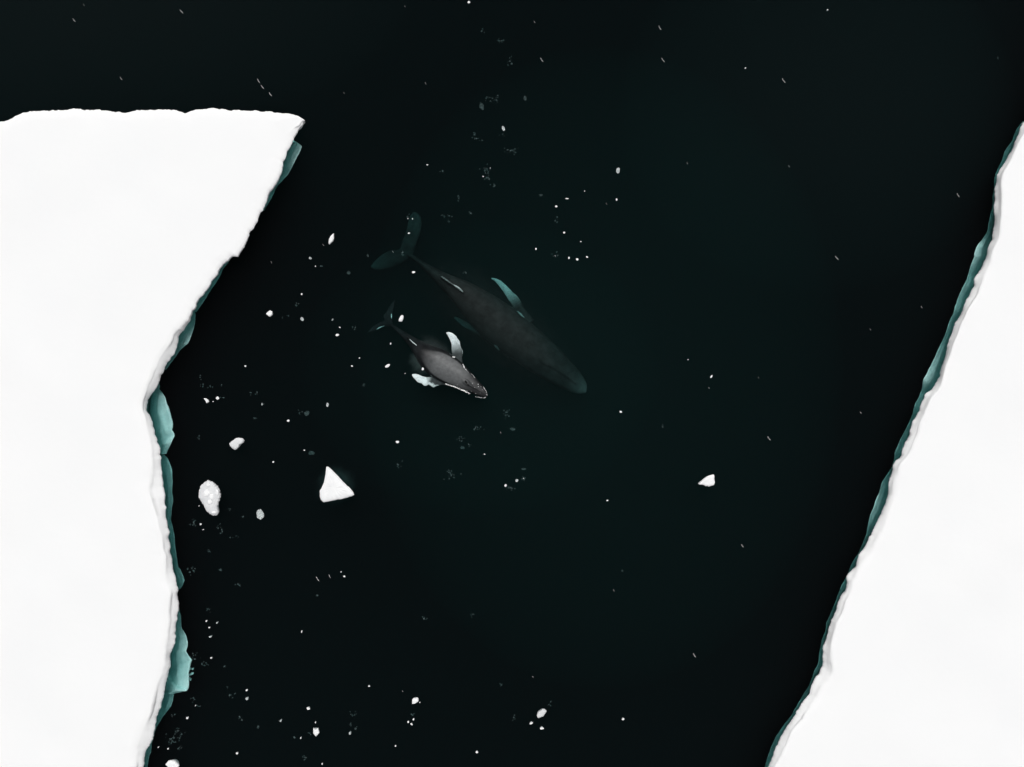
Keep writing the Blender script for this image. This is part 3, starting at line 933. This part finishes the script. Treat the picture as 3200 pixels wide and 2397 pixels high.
# (px, py, width, height, angle, label) of the smaller pieces that stand out
SMALL = [
    (1211, 1144, 18, 10, -.6, 'white oval ice chip left of the calf back'),
    (1321, 1153, 8, 10, 0, 'small white ice chip lying over the middle of the calf'),
    (1221, 1074, 4, 8, 0, 'tiny upright ice chip under the calf tail stock'),
    (1292, 851, 13, 8, -.1, 'oblong white ice chip under the adult tail stock'),
    (1278, 729, 9, 5, -.1, 'small white ice chip over the upper lobe of the adult tail'),
    (943, 919, 6, 8, .2, 'small white ice chip below the leaf shaped shard'),
    (1054, 1047, 12, 8, -.2, 'white hook shaped ice chip left of the calf tail'),
    (1062, 1023, 6, 4, .6, 'tiny ice chip just above the hook shaped chip'),
    (1100, 1144, 8, 6, .3, 'small ice chip left of the oval chip beside the calf'),
    (767, 1144, 8, 7, -.5, 'lone small ice chip level with the calf, near the left floe'),
    (680, 1244, 11, 11, 0, 'white ice chip right of the small crescent'),
    (666, 1255, 4, 3, 0, 'speck of ice between the crescent and the chip beside it'),
    (901, 1315, 10, 8, 0, 'small white ice chip above the triangular block'),
    (854, 1444, 6, 7, 0, 'small ice chip left of the tip of the triangular block'),
    (951, 1407, 7, 4, .5, 'tiny ice chip above the left side of the triangular block'),
    (1242, 1381, 13, 9, 0, 'white ice chip right of the top of the triangular block'),
    (1514, 1419, 5, 4, .4, 'tiny ice chip below the snouts of the two whales'),
    (1580, 1517, 8, 11, 0, 'white ice chip well right of the triangular block'),
    (1636, 1495, 3, 3, 0, 'speck of ice beside the faint lump, right of the triangular block'),
    (2150, 1124, 4, 3, 0, 'speck of ice far right of the adult head'),
    (2223, 1177, 6, 13, .5, 'slanted diamond shaped ice chip right of the adult head'),
    (1940, 1287, 9, 8, .3, 'round white ice chip below and right of the adult head'),
    (1898, 1564, 8, 5, -.2, 'small ice chip left of and below the white wedge'),
    (1927, 624, 6, 9, 0, 'small white ice chip under the grey curved lump at upper right of centre'),
    (1772, 621, 12, 4, .1, 'thin flat ice chip at upper right of the adult whale'),
    (1738, 645, 9, 8, 0, 'small triangular ice chip above and right of the adult flipper'),
    (1827, 597, 4, 4, 0, 'speck of ice right of the thin flat chip'),
    (1335, 515, 7, 4, -.2, 'small ice chip far above the adult tail'),
    (1675, 778, 5, 9, 0, 'pointed ice chip left of the row of three chips'),
    (1763, 727, 8, 8, .6, 'notched ice chip above the row of three chips'),
    (1778, 806, 7, 8, 0, 'left chip of the row of three right of the adult flipper'),
    (1804, 811, 9, 8, .3, 'middle chip of the row of three right of the adult flipper'),
    (1834, 803, 9, 6, .5, 'right chip of the row of three right of the adult flipper'),
    (1815, 755, 6, 3, 0, 'tiny flat ice chip above the row of three chips'),
    (1465, 7, 9, 9, 0, 'small white ice chip at the top edge of the photo'),
    (2329, 213, 5, 5, .5, 'speck of ice alone in the upper right water'),
    (2586, 31, 5, 4, 0, 'speck of ice at the top edge, right of centre'),
    (1947, 2247, 10, 7, -.2, 'lone white ice chip in the bottom right of the open water'),
    (1660, 2260, 13, 7, -.5, 'slanted ice chip below left of the large oval piece'),
    (1693, 2276, 14, 8, 0, 'three sided ice chip under the large oval piece'),
    (1490, 2350, 9, 9, .4, 'white ice chip near the bottom edge at centre'),
    (1236, 2331, 5, 5, 0, 'speck of ice near the bottom edge, left of centre'),
    (1312, 2195, 4, 4, 0, 'speck of ice at the corner of the squarish piece'),
    (1292, 2248, 6, 8, .5, 'upper chip of the close trio under the squarish piece'),
    (1276, 2256, 7, 7, .2, 'left chip of the close trio under the squarish piece'),
    (1286, 2263, 9, 6, .8, 'lower chip of the close trio under the squarish piece'),
    (1153, 2144, 7, 5, .3, 'small ice chip above and left of the squarish piece'),
    (963, 2214, 13, 9, .2, 'white ice chip above the shield shaped piece'),
    (986, 2257, 4, 6, 0, 'speck of ice just above the shield shaped piece'),
    (940, 2306, 4, 8, .3, 'small ice sliver left of the shield shaped piece'),
    (741, 2354, 8, 7, 0, 'three sided ice chip at the bottom, left of the shield shaped piece'),
    (1007, 2387, 4, 6, 0, 'speck of ice at the bottom edge under the shield shaped piece'),
    (495, 2335, 4, 5, .5, 'speck of ice nearest the left floe at the bottom'),
    (525, 2340, 5, 5, 0, 'speck of ice above the fan shaped piece'),
    (585, 2244, 9, 7, -.2, 'ice chip above and right of the fan shaped piece'),
    (611, 2205, 4, 4, 0, 'speck of ice below the square cut ledge'),
    (771, 2157, 7, 7, 0, 'upper of two round chips set one above the other at lower left'),
    (660, 2056, 7, 5, 0, 'small ice chip right of the wedge shaped ledge'),
    (943, 1974, 4, 9, 0, 'upright ice sliver in empty water at lower left of centre'),
    (1076, 1801, 8, 6, .3, 'small ice chip far below the triangular block'),
    (1066, 1787, 4, 4, 0, 'speck of ice above the chip far below the triangular block'),
    (627, 1638, 6, 7, 0, 'small ice chip under the footprint shaped block'),
    (622, 1581, 3, 3, 0, 'speck of ice left of the footprint shaped block'),
    (635, 1655, 5, 3, 0, 'speck of ice under the chip below the footprint shaped block'),
    (645, 1941, 5, 7, 0, 'upper speck of the loose trio beside the wedge shaped ledge'),
    (654, 1961, 6, 5, 0, 'lower speck of the loose trio beside the wedge shaped ledge'),
    (1123, 1119, 5, 4, 0, 'speck of ice above the chip at the left of the calf'),
    (1289, 684, 3, 5, 0, 'speck of ice at the tip of the upper tail lobe of the adult'),
    (1275, 683, 3, 3, 0, 'speck of ice left of the tip of the upper tail lobe of the adult'),
    (1510, 552, 4, 4, 0, 'brightest speck in the cluster of fine ice above the whales'),
    (1532, 525, 3, 3, 0, 'highest speck in the cluster of fine ice above the whales'),
    (986, 832, 4, 4, 0, 'speck of ice below right of the grey chip near the leaf shaped shard'),
    (1266, 1167, 3, 4, .6, 'speck of ice above the lower white flipper of the calf'),
]
for k, (px, py, w_, h_, a, lab) in enumerate(SMALL):
    s = max(w_, h_)
    o = ice_piece('ice_chip', rough_outline(px, py, w_, h_, a, 300 + k), .015 + s * .0015, .05 + s * .01, M_CHIP, 300 + k)
    tag(o, lab, 'ice chip', GB)

# translucent pieces awash
GREY = [
    (812, 1607, 28, 34, -.3, 'glassy grey ice lump right of the footprint shaped block'),
    (970, 807, 11, 9, .4, 'grey half sunk ice chip below left of the leaf shaped shard'),
    (944, 997, 10, 14, -.5, 'grey streaked half sunk ice chip right of the five sided piece'),
    (1023, 1266, 9, 18, .1, 'faint upright half sunk ice chip above the triangular block'),
    (1931, 533, 13, 23, .15, 'grey curved ice lump at upper right of centre'),
    (1573, 402, 11, 19, -.4, 'pale slanted half sunk ice lump at upper centre'),
    (1615, 1501, 11, 11, 0, 'faint round half sunk lump right of the white chip near screen centre'),
    (772, 2183, 9, 10, 0, 'lower, greyer of two round chips set one above the other at lower left'),
    (819, 1263, 4, 9, 0, 'dim upright sliver right of the small crescent'),
    (1039, 999, 4, 9, .6, 'dim slanted sliver left of the calf tail'),
    (1094, 2291, 8, 9, 0, 'grey half sunk chip at the foot of the faint cluster left of the squarish piece'),
    (877, 2252, 8, 8, 0, 'grey half sunk chip left of and above the shield shaped piece'),
    (678, 1946, 7, 6, 0, 'dim right hand speck of the loose trio beside the wedge shaped ledge'),
    (657, 1990, 9, 6, 0, 'dim flat chip under the loose trio beside the wedge shaped ledge'),
]
for k, (px, py, w_, h_, a, lab) in enumerate(GREY):
    o = ice_piece('half_sunk_ice', rough_outline(px, py, w_, h_, a, 500 + k), .03, .15 + .004 * h_, M_CHIP_GREY, 500 + k, -.02)
    tag(o, lab, 'ice chip', 'grey ice pieces awash')

# faint sunken bits: crumbly clusters drifting under the surface
SUNK = [
    (1505, 332, 17, 27, -.3, .5, 'faint blue sunken lump, the larger of two at upper centre'),
    (1641, 308, 11, 21, -.1, .4, 'faint grey sunken lump, right of the larger blue one at upper centre'),
    (959, 1291, 18, 18, 0, .6, 'bluish sunken lump above the triangular block'),
    (974, 1415, 24, 16, 0, .9, 'very faint sunken lump above the triangular block tip'),
    (1602, 1341, 22, 11, .2, .7, 'faint teal sunken lump below the adult head'),
    (1445, 1399, 18, 12, 0, .9, 'faint sunken lump right of the chip by the triangular block'),
    (1690, 610, 14, 8, 0, .4, 'dim sunken chip left of the thin flat chip'),
    (1637, 1466, 20, 9, 0, .7, 'faint streaky sunken lump at centre, below the adult'),
    (1090, 852, 16, 14, 0, .6, 'faint crumbly sunken lump left of the adult tail'),
]
for k, (px, py, w_, h_, a, dz, lab) in enumerate(SUNK):
    o = ice_piece('sunken_ice', rough_outline(px, py, w_, h_, a, 600 + k), .06, .15, M_SUNK, 600 + k, -dz)
    tag(o, lab, 'sunken ice', 'faint sunken ice lumps')


def crumbs(name, cx, cy, sx, sy, n, seed, smin, smax, zlo, zhi):
    r = random.Random(seed)
    V = []; F = []
    for _ in range(n):
        px, py = cx + r.gauss(0, sx), cy + r.gauss(0, sy)
        z = r.uniform(zlo, zhi)
        c = at(px, py, z)
        s = r.uniform(smin, smax)
        o = len(V)
        for q in ((1, 0, 0), (0, 1, 0), (-1, 0, 0), (0, -1, 0), (0, 0, .7), (0, 0, -.7)):
            V.append((c[0] + q[0] * s * r.uniform(.6, 1.3), c[1] + q[1] * s * r.uniform(.6, 1.3), c[2] + q[2] * s))
        for a, b in ((0, 1), (1, 2), (2, 3), (3, 0)):
            F.append((o + a, o + b, o + 4)); F.append((o + b, o + a, o + 5))
    return mesh_obj(name, V, F, M_SUNK, smooth=False)


CL = [(625, 1176, 3, 6), (627, 1205, 4, 4), (656, 1210, 6, 2), (691, 1201, 4, 3), (694, 1243, 6, 1), (795, 1308, 5, 3), (939, 1288, 5, 5), (782, 1227, 2, 4), (800, 1227, 3, 4), (620, 1368, 4, 4), (1138, 1202, 5, 4),
      (716, 1593, 5, 3), (758, 1614, 3, 3), (723, 1677, 6, 4), (737, 1676, 4, 3), (655, 1722, 4, 5), (689, 1780, 3, 3), (605, 1630, 8, 8), (682, 1642, 5, 8), (690, 1660, 5, 6), (992, 1862, 3, 3), (1034, 1510, 3, 3),
      (747, 1828, 8, 5), (608, 2050, 8, 8), (640, 2075, 8, 6), (703, 2083, 3, 5), (710, 2145, 2, 5), (720, 2173, 10, 4), (603, 2187, 6, 3), (617, 2206, 6, 2), (540, 2235, 5, 4), (560, 2298, 14, 12), (530, 2310, 12, 12), (565, 2335, 8, 5),
      (750, 2245, 5, 5), (807, 2269, 3, 4), (919, 2304, 4, 2), (967, 2292, 4, 3), (951, 2368, 4, 6), (1106, 2231, 7, 5), (1093, 2266, 4, 5), (1111, 2272, 3, 7), (1290, 2231, 4, 4), (1565, 2141, 7, 4), (1607, 2242, 5, 8),
      (1720, 2199, 5, 5), (1467, 1388, 5, 4), (1440, 1372, 10, 5), (1495, 1338, 10, 5), (1585, 1293, 8, 8), (1245, 1450, 6, 10), (1410, 1480, 14, 10), (1640, 1497, 8, 6), (1595, 1525, 10, 7), (1484, 416, 3, 6), (1567, 422, 5, 4),
      (1490, 435, 10, 4), (1520, 530, 16, 6), (1522, 552, 10, 6), (1541, 580, 6, 5), (1431, 617, 4, 6), (1469, 665, 4, 2), (1387, 675, 3, 4), (1406, 675, 5, 2), (1400, 692, 2, 5), (1381, 534, 4, 2), (1257, 790, 5, 3),
      (1276, 676, 4, 6), (1148, 799, 2, 3), (1004, 832, 3, 3), (930, 950, 4, 3), (883, 991, 2, 2), (900, 985, 2, 2), (1106, 1025, 5, 4), (1552, 310, 6, 8), (1600, 470, 14, 8), (1510, 95, 3, 3), (1560, 130, 10, 5),
      (1590, 190, 8, 8), (1530, 310, 8, 6), (2070, 1329, 2, 4), (1946, 1782, 3, 3), (3120, 182, 4, 3), (1330, 1930, 6, 5), (1475, 1920, 6, 5), (600, 1780, 8, 8), (655, 1905, 8, 5), (1450, 852, 5, 2), (1735, 800, 6, 6), (1740, 690, 5, 5)]
ws = []
for k, (x, y, sx, sy) in enumerate(CL):
    n = int(3 + (sx * sy) * .14)
    o = crumbs('brash_ice', x, y, sx * .8, sy * .8, n, 700 + k, .022, .062, -.9, -.25)
    ws.append(o)
# one mass of uncountable faint crumbs
bm = bmesh.new()
for o in ws:
    bm.from_mesh(o.data)
    bpy.data.objects.remove(o)
me = bpy.data.meshes.new('brash_ice'); bm.to_mesh(me); bm.free()
me.materials.append(M_SUNK)
br = bpy.data.objects.new('brash_ice', me); COL.objects.link(br)
tag(br, 'faint crumbs of brash ice drifting in scattered clusters under the surface', 'brash ice', kind='stuff')

# broken crumbs hanging off the wedge shaped ledge
rub = empty('ice_rubble', at(597, 2097, -1.2))
for k, (x, y, w_, h_) in enumerate([(592, 2090, 12, 8), (600, 2105, 9, 14), (588, 2110, 9, 10), (602, 2090, 7, 7), (594, 2123, 10, 6), (583, 2098, 6, 8), (591, 2119, 6, 5)]):
    o = ice_piece('fragment', rough_outline(x, y, w_, h_, k, 900 + k), .06, .15, M_ICE, 900 + k, -1.05)
    put(o, rub)
tag(rub, 'turquoise broken ice rubble under water at the edge of the wedge shaped ledge', 'ice rubble')

# ------------------------------------------------------------------ snowflakes in the air
FL = [(1693, 187), (2062, 87), (2072, 188), (2449, 252), (378, 245), (808, 253), (820, 272), (845, 295), (231, 63), (567, 36), (2994, 610), (2615, 806), (2403, 1370), (2320, 1706), (2170, 2048), (992, 1809), (1030, 1801),
      (1228, 787), (1565, 1352), (2370, 1180), (2215, 1212), (1895, 637), (1735, 800), (2148, 510), (1265, 20), (1670, 68), (262, 15), (1075, 290), (1330, 260), (2880, 960), (2720, 1030), (2690, 1290), (848, 820),
      (1010, 765), (1665, 2115), (1258, 2160), (1918, 1845), (2466, 520), (2600, 420), (1375, 1120), (1520, 1160), (1780, 720), (1630, 335), (1930, 60), (2250, 330), (900, 420), (460, 320), (120, 200), (1150, 140), (2750, 350)]
FL = FL[:38]
r = random.Random(5)
V = []; F = []
for k in range(7):                                   # a loose clump of crystals, longer than wide
    c = ((k - 3) * .0062 + r.uniform(-.001, .001), r.uniform(-.0022, .0022), r.uniform(-.003, .003))
    o = len(V)
    for q in ((1, 0, 0), (0, 1, 0), (-1, 0, 0), (0, -1, 0), (0, 0, 1), (0, 0, -1)):
        V.append(tuple(c[i] + q[i] * r.uniform(.002, .0042) for i in range(3)))
    for a, b in ((0, 1), (1, 2), (2, 3), (3, 0)):
        F.append((o + a, o + b, o + 4)); F.append((o + b, o + a, o + 5))
fl0 = mesh_obj('snowflake', V, F, M_FLAKE, smooth=False)
for k, (x, y) in enumerate(FL):
    o = fl0 if k == 0 else fl0.copy()
    if k: COL.objects.link(o)
    z = r.uniform(18, 32)
    s = (H - z) / H * (5.5 if k < 17 else 2.6) * r.uniform(.8, 1.2)
    o.location = tuple(at(x, y, z))
    o.rotation_euler = (0, 0, R(-55) + r.uniform(-.15, .15))
    o.scale = (s, s, s)
    tag(o, 'snowflake falling through the air above the water', 'snowflake', 'snowflakes in the air')
